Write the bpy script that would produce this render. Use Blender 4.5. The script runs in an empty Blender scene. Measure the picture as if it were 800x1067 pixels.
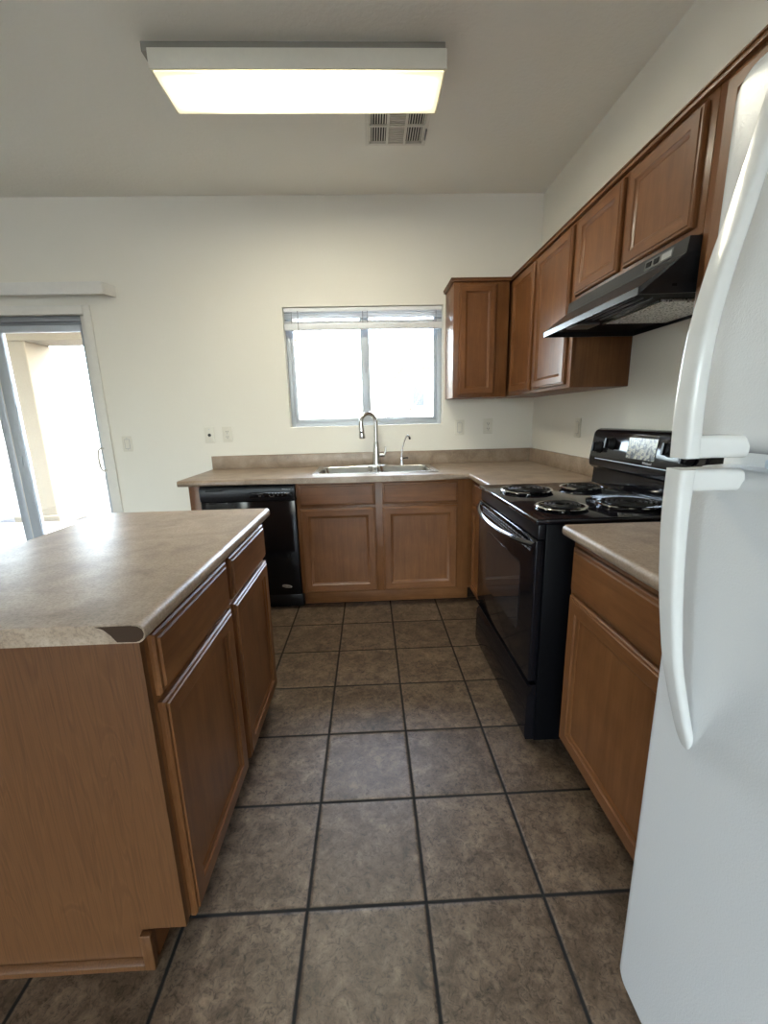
import bpy, bmesh, math, random
from mathutils import Vector, Matrix
random.seed(7)
S = bpy.context.scene
COL = S.collection

# ------------------------------------------------------------------ camera
F_PX = 438.34
cam_data = bpy.data.cameras.new('camera')
cam = bpy.data.objects.new('camera', cam_data); COL.objects.link(cam)
cam_data.sensor_fit = 'HORIZONTAL'; cam_data.sensor_width = 36.0
cam_data.lens = F_PX / 800.0 * 36.0
cam_data.clip_start = 0.02; cam_data.clip_end = 300
_f = Vector((0.03073146, 0.9751098, -0.21958246))
_r = Vector((0.99903563, -0.03685835, -0.02385941))
_u = Vector((0.031359, 0.21863747, 0.97530214))
_m = Matrix((_r, _u, -_f)).transposed().to_4x4()
_m.translation = Vector((-1.283, -3.3168, 1.2774))
cam.matrix_world = _m
S.camera = cam

# ------------------------------------------------------------------ world, sun, exposure
W = bpy.data.worlds.new('sky'); S.world = W; W.use_nodes = True
wn = W.node_tree; wn.nodes.clear()
sky = wn.nodes.new('ShaderNodeTexSky'); sky.sky_type = 'NISHITA'; sky.sun_disc = False
sky.sun_elevation = math.radians(48); sky.sun_rotation = math.radians(88)
sky.air_density = 1.0; sky.dust_density = 3.0; sky.ozone_density = 1.0
hs = wn.nodes.new('ShaderNodeHueSaturation'); hs.inputs['Saturation'].default_value = 0.62
bg = wn.nodes.new('ShaderNodeBackground'); bg.inputs['Strength'].default_value = 3.6
wo = wn.nodes.new('ShaderNodeOutputWorld')
wn.links.new(sky.outputs[0], hs.inputs['Color']); wn.links.new(hs.outputs[0], bg.inputs[0]); wn.links.new(bg.outputs[0], wo.inputs[0])

sd = bpy.data.lights.new('sun', 'SUN'); sd.energy = 9.0; sd.angle = math.radians(0.6); sd.color = (1.0, 0.95, 0.86)
sun = bpy.data.objects.new('sun', sd); COL.objects.link(sun)
sun.rotation_euler = Vector((0.80, -0.03, 0.75)).to_track_quat('Z', 'Y').to_euler()

def portal(loc, rot, sx, sy):
    d = bpy.data.lights.new('window_daylight', 'AREA'); d.shape = 'RECTANGLE'; d.size = sx; d.size_y = sy
    d.cycles.is_portal = True
    o = bpy.data.objects.new('window_daylight', d); COL.objects.link(o); o.location = loc; o.rotation_euler = rot
PI = math.pi
portal((-1.294, 0.17, 1.645), (-PI/2, 0, 0), 1.17, 0.85)
portal((-4.0, 0.17, 1.02), (-PI/2, 0, 0), 1.5, 2.05)
portal((-6.57, -8.6, 1.35), (0, -PI/2, 0), 2.3, 4.4)  # this and the next portal sit at the unseen added windows
portal((-3.2, -11.67, 1.35), (PI/2, 0, 0), 5.6, 2.5)

S.view_settings.view_transform = 'Standard'; S.view_settings.look = 'None'
S.view_settings.gamma = 1.0; S.view_settings.use_curve_mapping = False
S.view_settings.exposure = 1.2
S.cycles.use_denoising = True
S.cycles.max_bounces = 12; S.cycles.diffuse_bounces = 6; S.cycles.transparent_max_bounces = 12
S.cycles.sample_clamp_indirect = 6.0

# ------------------------------------------------------------------ materials
class NT:
    def __init__(s, name):
        s.m = bpy.data.materials.new(name); s.m.use_nodes = True
        s.t = s.m.node_tree; s.b = s.t.nodes['Principled BSDF']; s.out = s.t.nodes['Material Output']
    def n(s, typ, **kw):
        o = s.t.nodes.new(typ)
        for k, v in kw.items():
            if k in o.inputs.keys(): o.inputs[k].default_value = v
            else: setattr(o, k, v)
        return o
    def l(s, a, b): s.t.links.new(a, b)
    def P(s, **kw):
        for k, v in kw.items(): s.b.inputs[k.replace('_', ' ')].default_value = v
    def coords(s, scale=(1, 1, 1), kind='Object', rnd=0.0):
        tc = s.n('ShaderNodeTexCoord'); mp = s.n('ShaderNodeMapping'); mp.inputs['Scale'].default_value = scale
        src = tc.outputs[kind]
        if rnd:
            oi = s.n('ShaderNodeObjectInfo'); mu = s.n('ShaderNodeMath', operation='MULTIPLY'); mu.inputs[1].default_value = rnd
            s.l(oi.outputs['Random'], mu.inputs[0])
            va = s.n('ShaderNodeVectorMath', operation='ADD'); s.l(src, va.inputs[0]); s.l(mu.outputs[0], va.inputs[1]); src = va.outputs[0]
        s.l(src, mp.inputs['Vector']); return mp.outputs[0]
    def noise(s, vec, scale, detail=4, rough=.55, dist=0.0):
        o = s.n('ShaderNodeTexNoise'); o.inputs['Scale'].default_value = scale; o.inputs['Detail'].default_value = detail
        o.inputs['Roughness'].default_value = rough; o.inputs['Distortion'].default_value = dist
        s.l(vec, o.inputs['Vector']); return o.outputs['Fac']
    def ramp(s, fac, stops):
        o = s.n('ShaderNodeValToRGB'); e = o.color_ramp.elements
        while len(e) < len(stops): e.new(0.5)
        for i, (p, c) in enumerate(stops):
            e[i].position = p; e[i].color = (*c, 1) if len(c) == 3 else c
        s.l(fac, o.inputs[0]); return o.outputs['Color']
    def mix(s, fac, a, b, blend='MIX'):
        o = s.n('ShaderNodeMix', data_type='RGBA', blend_type=blend)
        for v, i in ((fac, 0), (a, 6), (b, 7)):
            if hasattr(v, 'is_linked') or hasattr(v, 'links'): s.l(v, o.inputs[i])
            elif isinstance(v, (int, float)): o.inputs[i].default_value = v
            else: o.inputs[i].default_value = (*v, 1)
        return o.outputs[2]
    def bump(s, h, strength=.2, dist=.002):
        o = s.n('ShaderNodeBump'); o.inputs['Strength'].default_value = strength; o.inputs['Distance'].default_value = dist
        s.l(h, o.inputs['Height']); s.l(o.outputs[0], s.b.inputs['Normal'])

def plain(name, col, rough=.5, metal=0.0, coat=0.0, spec=.5):
    t = NT(name); t.P(Base_Color=(*col, 1), Roughness=rough, Metallic=metal, Coat_Weight=coat, Specular_IOR_Level=spec)
    v = t.coords(); f = t.noise(v, 30, 3)
    t.l(t.mix(f, tuple(c*.95 for c in col), tuple(min(1, c*1.05) for c in col)), t.b.inputs['Base Color'])
    return t.m

def wood(name, axis, c0, c1, c2, rough=.38, fine=1.0):
    t = NT(name); sc = [34*fine]*3; sc[axis] = 3.2*fine
    v = t.coords(sc, rnd=7.0)
    f = t.noise(v, 1.0, 7, .6, .6)
    g = t.ramp(f, [(.30, c0), (.5, c1), (.72, c2)])
    v2 = t.coords((5, 5, 5), rnd=3.0); f2 = t.noise(v2, 1.2, 4, .6)
    bl = t.ramp(f2, [(.3, (.78, .75, .72)), (.7, (1.10, 1.10, 1.10))])
    c = t.mix(1.0, g, bl, 'MULTIPLY')
    sc3 = [260]*3; sc3[axis] = 6
    v3 = t.coords(sc3, rnd=5.0); f3 = t.noise(v3, 1.0, 2)
    pores = t.ramp(f3, [(.35, (.82, .80, .78)), (.5, (1, 1, 1))])
    c = t.mix(.55, c, t.mix(1.0, c, pores, 'MULTIPLY'))
    t.l(c, t.b.inputs['Base Color']); t.P(Roughness=rough, Coat_Weight=.07, Coat_Roughness=.2, Specular_IOR_Level=.30)
    t.bump(f3, .06, .001)
    return t.m

WC = ((.145, .056, .0185), (.178, .072, .025), (.208, .090, .033))
M = {}
M['wood_x'] = wood('stained maple grain across', 0, *WC)
M['wood_y'] = wood('stained maple grain along depth', 1, *WC)
M['wood_z'] = wood('stained maple grain upright', 2, *WC)

def veneer():
    t = NT('oak veneer end panel'); v = t.coords((9, 9, .75), rnd=2.0)
    f = t.noise(v, 1.0, 3, .45, 1.6)
    w = t.n('ShaderNodeMath', operation='MULTIPLY'); w.inputs[1].default_value = 60; t.l(f, w.inputs[0])
    sn = t.n('ShaderNodeMath', operation='SINE'); t.l(w.outputs[0], sn.inputs[0])
    g = t.ramp(sn.outputs[0], [(0.0, (.112, .047, .0165)), (.55, (.122, .053, .019)), (1.0, (.098, .040, .014))])
    v3 = t.coords((300, 300, 7)); f3 = t.noise(v3, 1.0, 2)
    pores = t.ramp(f3, [(.36, (.80, .77, .74)), (.5, (1, 1, 1))])
    t.l(t.mix(1.0, g, pores, 'MULTIPLY'), t.b.inputs['Base Color']); t.P(Roughness=.42, Specular_IOR_Level=.35); t.bump(f3, .08, .001)
    return t.m
M['veneer'] = veneer()
M['core'] = plain('exposed particle board', (.045, .026, .016), .85, 0, 0, .2)

def laminate():
    t = NT('tan mottled laminate'); v = t.coords((1, 1, 1), rnd=4.0)
    f = t.noise(v, 9, 6, .62, .4)
    g = t.ramp(f, [(.32, (.235, .172, .122)), (.5, (.325, .245, .180)), (.70, (.405, .320, .245))])
    f2 = t.noise(v, 160, 3, .7)
    sp = t.ramp(f2, [(.36, (.74, .72, .70)), (.52, (1, 1, 1)), (.70, (1.14, 1.13, 1.12))])
    t.l(t.mix(1.0, g, sp, 'MULTIPLY'), t.b.inputs['Base Color']); t.P(Roughness=.34, Specular_IOR_Level=.5)
    t.bump(f2, .05, .0008)
    return t.m
M['laminate'] = laminate()

def tile():
    t = NT('brown mottled ceramic tile'); tc = t.n('ShaderNodeTexCoord'); sep = t.n('ShaderNodeSeparateXYZ')
    geo = t.n('ShaderNodeNewGeometry'); t.l(geo.outputs['Position'], sep.inputs[0])
    P_ = .3189; cells = []; ds = []
    for ax, off in (('X', -1.4857), ('Y', -0.8516)):
        a = t.n('ShaderNodeMath', operation='SUBTRACT'); t.l(sep.outputs[ax], a.inputs[0]); a.inputs[1].default_value = off
        d = t.n('ShaderNodeMath', operation='DIVIDE'); t.l(a.outputs[0], d.inputs[0]); d.inputs[1].default_value = P_
        fl = t.n('ShaderNodeMath', operation='FLOOR'); t.l(d.outputs[0], fl.inputs[0]); cells.append(fl.outputs[0])
        pp = t.n('ShaderNodeMath', operation='PINGPONG'); t.l(d.outputs[0], pp.inputs[0]); pp.inputs[1].default_value = .5
        mm = t.n('ShaderNodeMath', operation='MULTIPLY'); t.l(pp.outputs[0], mm.inputs[0]); mm.inputs[1].default_value = P_
        ds.append(mm.outputs[0])
    mn = t.n('ShaderNodeMath', operation='MINIMUM'); t.l(ds[0], mn.inputs[0]); t.l(ds[1], mn.inputs[1])
    wob = t.noise(geo.outputs['Position'], 60, 3)
    wm = t.n('ShaderNodeMath', operation='MULTIPLY_ADD'); t.l(wob, wm.inputs[0]); wm.inputs[1].default_value = .0022; t.l(mn.outputs[0], wm.inputs[2])
    mask = t.ramp(wm.outputs[0], [(.0046, (0, 0, 0)), (.0060, (1, 1, 1))])
    cx = t.n('ShaderNodeCombineXYZ'); t.l(cells[0], cx.inputs[0]); t.l(cells[1], cx.inputs[1])
    wn_ = t.n('ShaderNodeTexWhiteNoise', noise_dimensions='3D'); t.l(cx.outputs[0], wn_.inputs['Vector'])
    off = t.n('ShaderNodeVectorMath', operation='MULTIPLY_ADD'); t.l(wn_.outputs['Color'], off.inputs[0]); off.inputs[1].default_value = (9, 9, 9); t.l(geo.outputs['Position'], off.inputs[2])
    f = t.noise(off.outputs[0], 15, 8, .70, .5)
    g = t.ramp(f, [(.32, (.062, .042, .026)), (.46, (.112, .077, .051)), (.56, (.156, .111, .076)), (.70, (.225, .167, .117))])
    f2 = t.noise(off.outputs[0], 62, 8, .80, .9)
    veins = t.ramp(f2, [(.38, (.36, .34, .32)), (.48, (.96, .96, .96)), (.62, (1.34, 1.31, 1.28))])
    c = t.mix(1.0, g, veins, 'MULTIPLY')
    tv = t.ramp(wn_.outputs['Value'], [(0, (.90, .89, .88)), (1, (1.08, 1.08, 1.07))])
    c = t.mix(1.0, c, tv, 'MULTIPLY')
    c = t.mix(mask, (.014, .013, .012), c)
    t.l(c, t.b.inputs['Base Color'])
    ro = t.ramp(mask, [(0, (.9, .9, .9)), (1, (.40, .40, .40))]); t.l(ro, t.b.inputs['Roughness']); t.P(Specular_IOR_Level=.40)
    edge = t.ramp(wm.outputs[0], [(.004, (0, 0, 0)), (.010, (.8, .8, .8)), (.013, (.82, .82, .82))])
    hh = t.n('ShaderNodeMath', operation='MULTIPLY_ADD'); t.l(f2, hh.inputs[0]); hh.inputs[1].default_value = .14; t.l(edge, hh.inputs[2])
    t.bump(hh.outputs[0], .45, .004)
    return t.m
M['tile'] = tile()

def plaster(name, col, s1=70, st=.25):
    t = NT(name); geo = t.n('ShaderNodeNewGeometry')
    f = t.noise(geo.outputs['Position'], s1, 4, .6, .3); f2 = t.noise(geo.outputs['Position'], 1.3, 3)
    t.l(t.mix(f2, tuple(c*.97 for c in col), tuple(c*1.02 for c in col)), t.b.inputs['Base Color'])
    t.P(Roughness=.75, Specular_IOR_Level=.25); t.bump(f, st, .003)
    return t.m
M['wall'] = plaster('cream wall paint', (.80, .775, .70))
M['ceiling'] = plaster('off white textured ceiling paint', (.86, .845, .79), 45, .7)
M['trim'] = plain('white trim paint', (.74, .72, .67), .4)
M['valance'] = plain('white vinyl valance', (.72, .71, .68), .45)
M['pan'] = plain('mounting pan with painted shade', (.27, .255, .22), .6)  # dark colour stands in for the shadow band above the light housing
M['fixture'] = plain('cream painted fixture', (.78, .755, .66), .5)
M['plate'] = plain('ivory plastic plate', (.70, .67, .58), .35)
M['slot'] = plain('dark slot', (.02, .02, .02), .6)
M['alu'] = plain('grey aluminium frame', (.46, .50, .55), .38, .25)
M['alu_dark'] = plain('dark grey aluminium track', (.22, .23, .25), .4, .4)
M['steel'] = plain('brushed stainless steel', (.62, .62, .60), .25, 1.0)
M['nickel'] = plain('brushed nickel', (.58, .57, .55), .22, 1.0)
M['chrome'] = plain('polished chrome', (.80, .80, .80), .08, 1.0)
M['black'] = plain('gloss black enamel', (.006, .006, .008), .10, 0, 0, .28)
M['black_gloss'] = plain('polished black enamel', (.006, .006, .009), .07, 0, 0, .6)
M['black_satin'] = plain('satin black plastic', (.010, .010, .012), .3, 0, 0, .28)
M['black_side'] = plain('black painted side steel', (.004, .004, .005), .35, 0, 0, .10)
M['black_flat'] = plain('flat black', (.006, .006, .006), .6, 0, 0, .15)
M['hood'] = plain('black painted hood steel', (.016, .017, .020), .28)
M['oven_glass'] = plain('smoked oven glass', (.022, .021, .024), .04, 0, 0, .35)
M['coil'] = plain('dark heating coil', (.05, .05, .05), .32, .7)
M['text'] = plain('pale grey print', (.45, .45, .45), .5)
M['print'] = plain('dim grey print', (.22, .22, .22), .5)
M['badge'] = plain('silver badge', (.62, .62, .62), .25, .6)
M['lens'] = plain('grey plastic light lens', (.10, .10, .10), .3)
M['blind'] = plain('white blind slat', (.80, .82, .84), .4)
M['cord'] = plain('grey cord', (.35, .35, .36), .6)
M['rubber'] = plain('grey rubber gasket', (.20, .20, .21), .6)
M['bluegrey'] = plain('pale hinge plastic', (.45, .52, .60), .4)

def fridge_mat():
    t = NT('white pebbled fridge enamel'); v = t.coords()
    f = t.noise(v, 300, 2, .6, .3)
    t.P(Base_Color=(.70, .71, .715, 1), Roughness=.24, Specular_IOR_Level=.5); t.bump(f, .28, .0016)
    t.l(t.mix(t.noise(v, 2, 2), (.65, .66, .665), (.68, .69, .695)), t.b.inputs['Base Color'])
    return t.m
M['fridge'] = fridge_mat()
M['fridge_smooth'] = plain('white smooth plastic', (.72, .72, .70), .18)

def mesh_filter():
    t = NT('aluminium grease filter mesh'); v = t.coords((1, 1, 1))
    vo = t.n('ShaderNodeTexVoronoi'); vo.inputs['Scale'].default_value = 110; t.l(v, vo.inputs['Vector'])
    c = t.ramp(vo.outputs['Distance'], [(.15, (.02, .02, .02)), (.5, (.95, .95, .93))])
    t.l(c, t.b.inputs['Base Color']); t.P(Metallic=.4, Roughness=.35); t.bump(vo.outputs['Distance'], .7, .004)
    return t.m
M['filter'] = mesh_filter()

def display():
    t = NT('mottled control display'); v = t.coords((1, 1, 1))
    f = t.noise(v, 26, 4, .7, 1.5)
    c = t.ramp(f, [(.40, (.025, .025, .03)), (.47, (.12, .125, .14)), (.54, (.40, .37, .27)), (.62, (.12, .125, .145))])  # mottled dark, grey and cream patches in the panel colour
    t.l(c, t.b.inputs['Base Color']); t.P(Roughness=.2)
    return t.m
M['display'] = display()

def glass():
    t = NT('clear window glass'); t.t.nodes.remove(t.b)
    tr = t.n('ShaderNodeBsdfTransparent'); tr.inputs[0].default_value = (.93, .95, .95, 1)
    gl = t.n('ShaderNodeBsdfGlossy'); gl.inputs['Roughness'].default_value = .02
    fr = t.n('ShaderNodeFresnel'); fr.inputs[0].default_value = 1.45
    mx = t.n('ShaderNodeMixShader'); t.l(fr.outputs[0], mx.inputs[0]); t.l(tr.outputs[0], mx.inputs[1]); t.l(gl.outputs[0], mx.inputs[2])
    t.l(mx.outputs[0], t.out.inputs[0]); return t.m
M['glass'] = glass()

def diffuser():
    t = NT('lit acrylic diffuser'); v = t.coords((1, 1, 1))
    t.P(Base_Color=(.85, .84, .78, 1), Roughness=.35)
    # two tubes behind the acrylic, so the middle glows more than the ends
    sep = t.n('ShaderNodeSeparateXYZ'); t.l(v, sep.inputs[0])
    ab = t.n('ShaderNodeMath', operation='ABSOLUTE'); t.l(sep.outputs[0], ab.inputs[0])
    c = t.ramp(ab.outputs[0], [(.24, (1.0, .95, .78)), (.46, (.13, .12, .08)), (.585, (.004, .0035, .002))])
    ay = t.n('ShaderNodeMath', operation='ABSOLUTE'); t.l(sep.outputs[1], ay.inputs[0])
    cy = t.ramp(ay.outputs[0], [(.070, (1, 1, 1)), (.108, (.03, .028, .02))])
    c = t.mix(1.0, c, cy, 'MULTIPLY'); c = t.mix(1.0, c, (.0155, .0138, .0088), 'ADD')
    t.l(c, t.b.inputs['Emission Color']); t.P(Emission_Strength=LAMP)
    return t.m
LAMP = 24.0
M['diffuser'] = diffuser()

def stucco(name, col):
    t = NT(name); geo = t.n('ShaderNodeNewGeometry'); f = t.noise(geo.outputs['Position'], 40, 5, .65)
    t.l(t.ramp(f, [(.3, tuple(c*.8 for c in col)), (.6, col)]), t.b.inputs['Base Color']); t.P(Roughness=.9); t.bump(f, .5, .01)
    return t.m
M['stucco'] = stucco('tan exterior stucco', (.150, .124, .086))
M['stucco2'] = stucco('pale exterior stucco', (.62, .56, .46))
M['block'] = stucco('pale block wall', (.60, .54, .45))
M['roof'] = plain('clay roof tile', (.62, .55, .48), .8)
M['bark'] = plain('grey bark', (.12, .09, .07), .9)
M['darkglass'] = plain('dark window glass', (.03, .035, .04), .1)
def gravel():
    t = NT('tan crushed gravel'); geo = t.n('ShaderNodeNewGeometry')
    vo = t.n('ShaderNodeTexVoronoi'); vo.inputs['Scale'].default_value = 22; t.l(geo.outputs['Position'], vo.inputs['Vector'])
    c = t.ramp(vo.outputs['Distance'], [(.15, (.066, .059, .053)), (.45, (.042, .037, .033)), (.7, (.010, .009, .008))])
    t.l(c, t.b.inputs['Base Color']); t.P(Roughness=.95); t.bump(vo.outputs['Distance'], .8, .02)
    return t.m
M['gravel'] = gravel()
M['concrete'] = plaster('grey patio concrete', (.30, .29, .275), 90, .2)

# ------------------------------------------------------------------ geometry helpers (world coordinates)
def box(bm, lo, hi, bev=0.0, seg=2, mi=0):
    lo = Vector((min(lo[0], hi[0]), min(lo[1], hi[1]), min(lo[2], hi[2]))); hi2 = Vector((0, 0, 0))
    a, b = lo, Vector(hi)
    b = Vector((max(a.x, b.x), max(a.y, b.y), max(a.z, b.z)))
    return _box(bm, a, b, bev, seg, mi)
def _box(bm, a, b, bev, seg, mi):
    r = bmesh.ops.create_cube(bm, size=1.0); vs = r['verts']
    for v in vs:
        v.co = Vector(((a.x+b.x)/2 + v.co.x*(b.x-a.x), (a.y+b.y)/2 + v.co.y*(b.y-a.y), (a.z+b.z)/2 + v.co.z*(b.z-a.z)))
    fs = list({f for v in vs for f in v.link_faces})
    for f in fs: f.material_index = mi
    if bev > 0:
        es = list({e for v in vs for e in v.link_edges})
        res = bmesh.ops.bevel(bm, geom=es, offset=min(bev, .49*min(b-a)), segments=seg, profile=.5, affect='EDGES')
        for f in res['faces']: f.material_index = mi
def fbox(lo, hi):
    x0, x1 = sorted((lo[0], hi[0])); y0, y1 = sorted((lo[1], hi[1])); z0, z1 = sorted((lo[2], hi[2]))
    return (x0, y0, z0), (x1, y1, z1)
def B(bm, x0, x1, y0, y1, z0, z1, bev=0.0, seg=2, mi=0):
    lo, hi = fbox((x0, y0, z0), (x1, y1, z1)); _box(bm, Vector(lo), Vector(hi), bev, seg, mi)
def loft(bm, loops, cap0=True, cap1=True, mi=0, closed=True):
    rows = [[bm.verts.new(p) for p in L] for L in loops]; n = len(rows[0])
    for a, b in zip(rows, rows[1:]):
        for i in range(n if closed else n-1):
            j = (i+1) % n
            try: bm.faces.new((a[i], a[j], b[j], b[i])).material_index = mi
            except ValueError: pass
    if cap0: bm.faces.new(rows[0][::-1]).material_index = mi
    if cap1: bm.faces.new(rows[-1]).material_index = mi
    return rows
def rrect(o, U, V, w, h, r, n=4):
    """rounded rectangle centred at o in plane U,V"""
    o, U, V = Vector(o), Vector(U), Vector(V); pts = []
    r = min(r, w/2-1e-5, h/2-1e-5)
    for cx, cy, a0 in ((w/2-r, h/2-r, 0), (-w/2+r, h/2-r, 90), (-w/2+r, -h/2+r, 180), (w/2-r, -h/2+r, 270)):
        for k in range(n+1):
            a = math.radians(a0+90*k/n); pts.append(o+U*(cx+r*math.cos(a))+V*(cy+r*math.sin(a)))
    return pts
def circ(o, U, V, r, n=24, r2=None):
    o, U, V = Vector(o), Vector(U), Vector(V)
    return [o+U*r*math.cos(2*PI*k/n)+V*(r2 or r)*math.sin(2*PI*k/n) for k in range(n)]
def lathe(bm, o, prof, axis='Z', n=24, cap0=True, cap1=True, mi=0):
    ax = {'X': ((0, 1, 0), (0, 0, 1), (1, 0, 0)), 'Y': ((0, 0, 1), (1, 0, 0), (0, 1, 0)), 'Z': ((1, 0, 0), (0, 1, 0), (0, 0, 1)), '-X': ((0, 0, 1), (0, 1, 0), (-1, 0, 0)), '-Y': ((1, 0, 0), (0, 0, 1), (0, -1, 0))}[axis]
    o = Vector(o); N = Vector(ax[2])
    loft(bm, [circ(o+N*h, ax[0], ax[1], max(r, 1e-4), n) for r, h in prof], cap0, cap1, mi)
def tube(bm, pts, r, n=10, mi=0, caps=True):
    pts = [Vector(p) for p in pts]; rs = r if isinstance(r, (list, tuple)) else [r]*len(pts)
    loops = []; prev = None
    for i, p in enumerate(pts):
        t = (pts[min(i+1, len(pts)-1)]-pts[max(i-1, 0)]).normalized()
        if prev is None:
            a = Vector((0, 0, 1)) if abs(t.z) < .9 else Vector((1, 0, 0))
            u = (a-t*a.dot(t)).normalized()
        else: u = (prev-t*prev.dot(t)).normalized()
        prev = u; v = t.cross(u)
        loops.append([p+u*rs[i]*math.cos(2*PI*k/n)+v*rs[i]*math.sin(2*PI*k/n) for k in range(n)])
    loft(bm, loops, caps, caps, mi)
def prism(bm, pts, off, mi=0):
    """closed polygon pts extruded by vector off"""
    off = Vector(off); loft(bm, [[Vector(p) for p in pts], [Vector(p)+off for p in pts]], True, True, mi)
def rectloops(bm, o, U, V, N, w, h, prof, mi_side=0, mi_tb=0, mi_in=0):
    """nested rectangles from profile (inset, height): panel door and drawer fronts; o is the lower corner"""
    o, U, V, N = map(Vector, (o, U, V, N)); rows = []
    for ins, ht in prof:
        rows.append([bm.verts.new(o+U*a+V*b+N*ht) for a, b in ((ins, ins), (w-ins, ins), (w-ins, h-ins), (ins, h-ins))])
    bm.faces.new(rows[0][::-1]).material_index = mi_in
    for a, b in zip(rows, rows[1:]):
        for i in range(4):
            f = bm.faces.new((a[i], a[(i+1) % 4], b[(i+1) % 4], b[i])); f.material_index = mi_tb if i in (0, 2) else mi_side
    bm.faces.new(rows[-1]).material_index = mi_in
def smooth_by_angle(bm, deg=35):
    bm.normal_update()
    for f in bm.faces: f.smooth = True
    for e in bm.edges:
        if len(e.link_faces) == 2 and e.calc_face_angle(0) > math.radians(deg): e.smooth = False
        elif len(e.link_faces) != 2: e.smooth = False

ORG = {}
def worg(o):
    return ORG.get(o.name, Vector((0, 0, 0)))
def mk(name, bm, mats, parent=None, smooth=True, label=None, kind=None):
    bmesh.ops.recalc_face_normals(bm, faces=bm.faces[:])
    if smooth: smooth_by_angle(bm)
    lo = Vector((min(v.co[i] for v in bm.verts) for i in range(3))); hi = Vector((max(v.co[i] for v in bm.verts) for i in range(3)))
    c = (lo+hi)/2
    for v in bm.verts: v.co -= c
    me = bpy.data.meshes.new(name); bm.to_mesh(me); bm.free()
    for m in (mats if isinstance(mats, (list, tuple)) else [mats]): me.materials.append(M[m] if isinstance(m, str) else m)
    o = bpy.data.objects.new(name, me); COL.objects.link(o)
    ORG[o.name] = c
    if parent: o.parent = parent; o.location = c-worg(parent)
    else: o.location = c
    if label: o['label'] = label
    if kind: o['kind'] = kind
    return o
def thing(name, label, cat, loc, group=None):
    o = bpy.data.objects.new(name, None); COL.objects.link(o); o.location = loc; ORG[o.name] = Vector(loc)
    o.empty_display_size = .05
    o['label'] = label; o['category'] = cat
    if group: o['group'] = group
    return o
def tag(o, label, cat, group=None):
    o['label'] = label; o['category'] = cat
    if group: o['group'] = group
    return o
def struct(name, loc=None, bm=None, mats=None, label=None, cat=None, smooth=False):
    if bm is None:
        o = bpy.data.objects.new(name, None); COL.objects.link(o); o.location = loc; ORG[o.name] = Vector(loc)
    else: o = mk(name, bm, mats, None, smooth)
    o['kind'] = 'structure'
    if label: o['label'] = label
    if cat: o['category'] = cat
    return o
def bmn(): return bmesh.new()
def copy_tree(src, loc):
    r = src.copy(); COL.objects.link(r); r.location = loc; ORG[r.name] = Vector(loc)
    def rec(a, b):
        for ch in a.children:
            c = ch.copy(); c.parent = b; COL.objects.link(c); rec(ch, c)
    rec(src, r); return r
def text_bm(txt, size, o, U, V, N, depth=.0006):
    cu = bpy.data.curves.new('lettering', 'FONT'); cu.body = txt; cu.size = size; cu.align_x = 'CENTER'; cu.align_y = 'CENTER'; cu.extrude = depth
    ob = bpy.data.objects.new('lettering', cu); COL.objects.link(ob)
    dg = bpy.context.evaluated_depsgraph_get(); me = bpy.data.meshes.new_from_object(ob.evaluated_get(dg))
    bm = bmesh.new(); bm.from_mesh(me)
    mt = Matrix((Vector(U), Vector(V), Vector(N))).transposed().to_4x4(); mt.translation = Vector(o)
    bm.transform(mt); bpy.data.objects.remove(ob); bpy.data.curves.remove(cu); bpy.data.meshes.remove(me)
    return bm

X_, Y_, Z_ = Vector((1, 0, 0)), Vector((0, 1, 0)), Vector((0, 0, 1))
HC = 2.781      # ceiling height
RX0, RY0 = -6.4, -11.5

# ------------------------------------------------------------------ room shell
bm = bmn(); B(bm, RX0-.15, .15, RY0-.15, .15, -.12, 0); struct('floor', bm=bm, mats='tile', label='brown mottled ceramic tile floor with dark grout', cat='floor')
bm = bmn(); B(bm, RX0-.15, .15, RY0-.15, .15, HC, HC+.12); struct('ceiling', bm=bm, mats='ceiling', label='off white textured ceiling', cat='ceiling')
def wall_with_holes(name, horiz, fixed0, fixed1, a0, a1, holes, label, mat='wall'):
    """horiz 'x' wall runs along X at Y fixed0..fixed1, 'y' runs along Y; holes (a0,a1,z0,z1)"""
    As = sorted({a0, a1, *[h[0] for h in holes], *[h[1] for h in holes]}); Zs = sorted({0, HC, *[h[2] for h in holes], *[h[3] for h in holes]})
    bm = bmn(); vd = {}
    def P(a, z, f): return (a, f, z) if horiz == 'x' else (f, a, z)
    def vert(a, z, f):
        k = (a, z, f)
        if k not in vd: vd[k] = bm.verts.new(P(a, z, f))
        return vd[k]
    def solid(i, j):
        if not (0 <= i < len(As)-1 and 0 <= j < len(Zs)-1): return False
        ca, cz = (As[i]+As[i+1])/2, (Zs[j]+Zs[j+1])/2
        return not any(h[0] < ca < h[1] and h[2] < cz < h[3] for h in holes)
    for i in range(len(As)-1):
        for j in range(len(Zs)-1):
            if not solid(i, j): continue
            q = ((As[i], Zs[j]), (As[i+1], Zs[j]), (As[i+1], Zs[j+1]), (As[i], Zs[j+1]))
            bm.faces.new([vert(a, z, fixed0) for a, z in q]); bm.faces.new([vert(a, z, fixed1) for a, z in q[::-1]])
            for (di, dj, e0, e1) in ((0, -1, 0, 1), (1, 0, 1, 2), (0, 1, 2, 3), (-1, 0, 3, 0)):
                if not solid(i+di, j+dj):
                    p, r = q[e0], q[e1]
                    bm.faces.new((vert(*p, fixed0), vert(*p, fixed1), vert(*r, fixed1), vert(*r, fixed0)))
    return struct(name, bm=bm, mats=mat, label=label, cat='wall')
WIN = (-1.881, -.707, 1.218, 2.071)
DOOR = (-4.72, -3.285, 0.0, 2.045)
wall_with_holes('wall_back', 'x', 0.0, .15, RX0, 0.0, [WIN, DOOR], 'cream back wall with window and sliding door')
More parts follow.
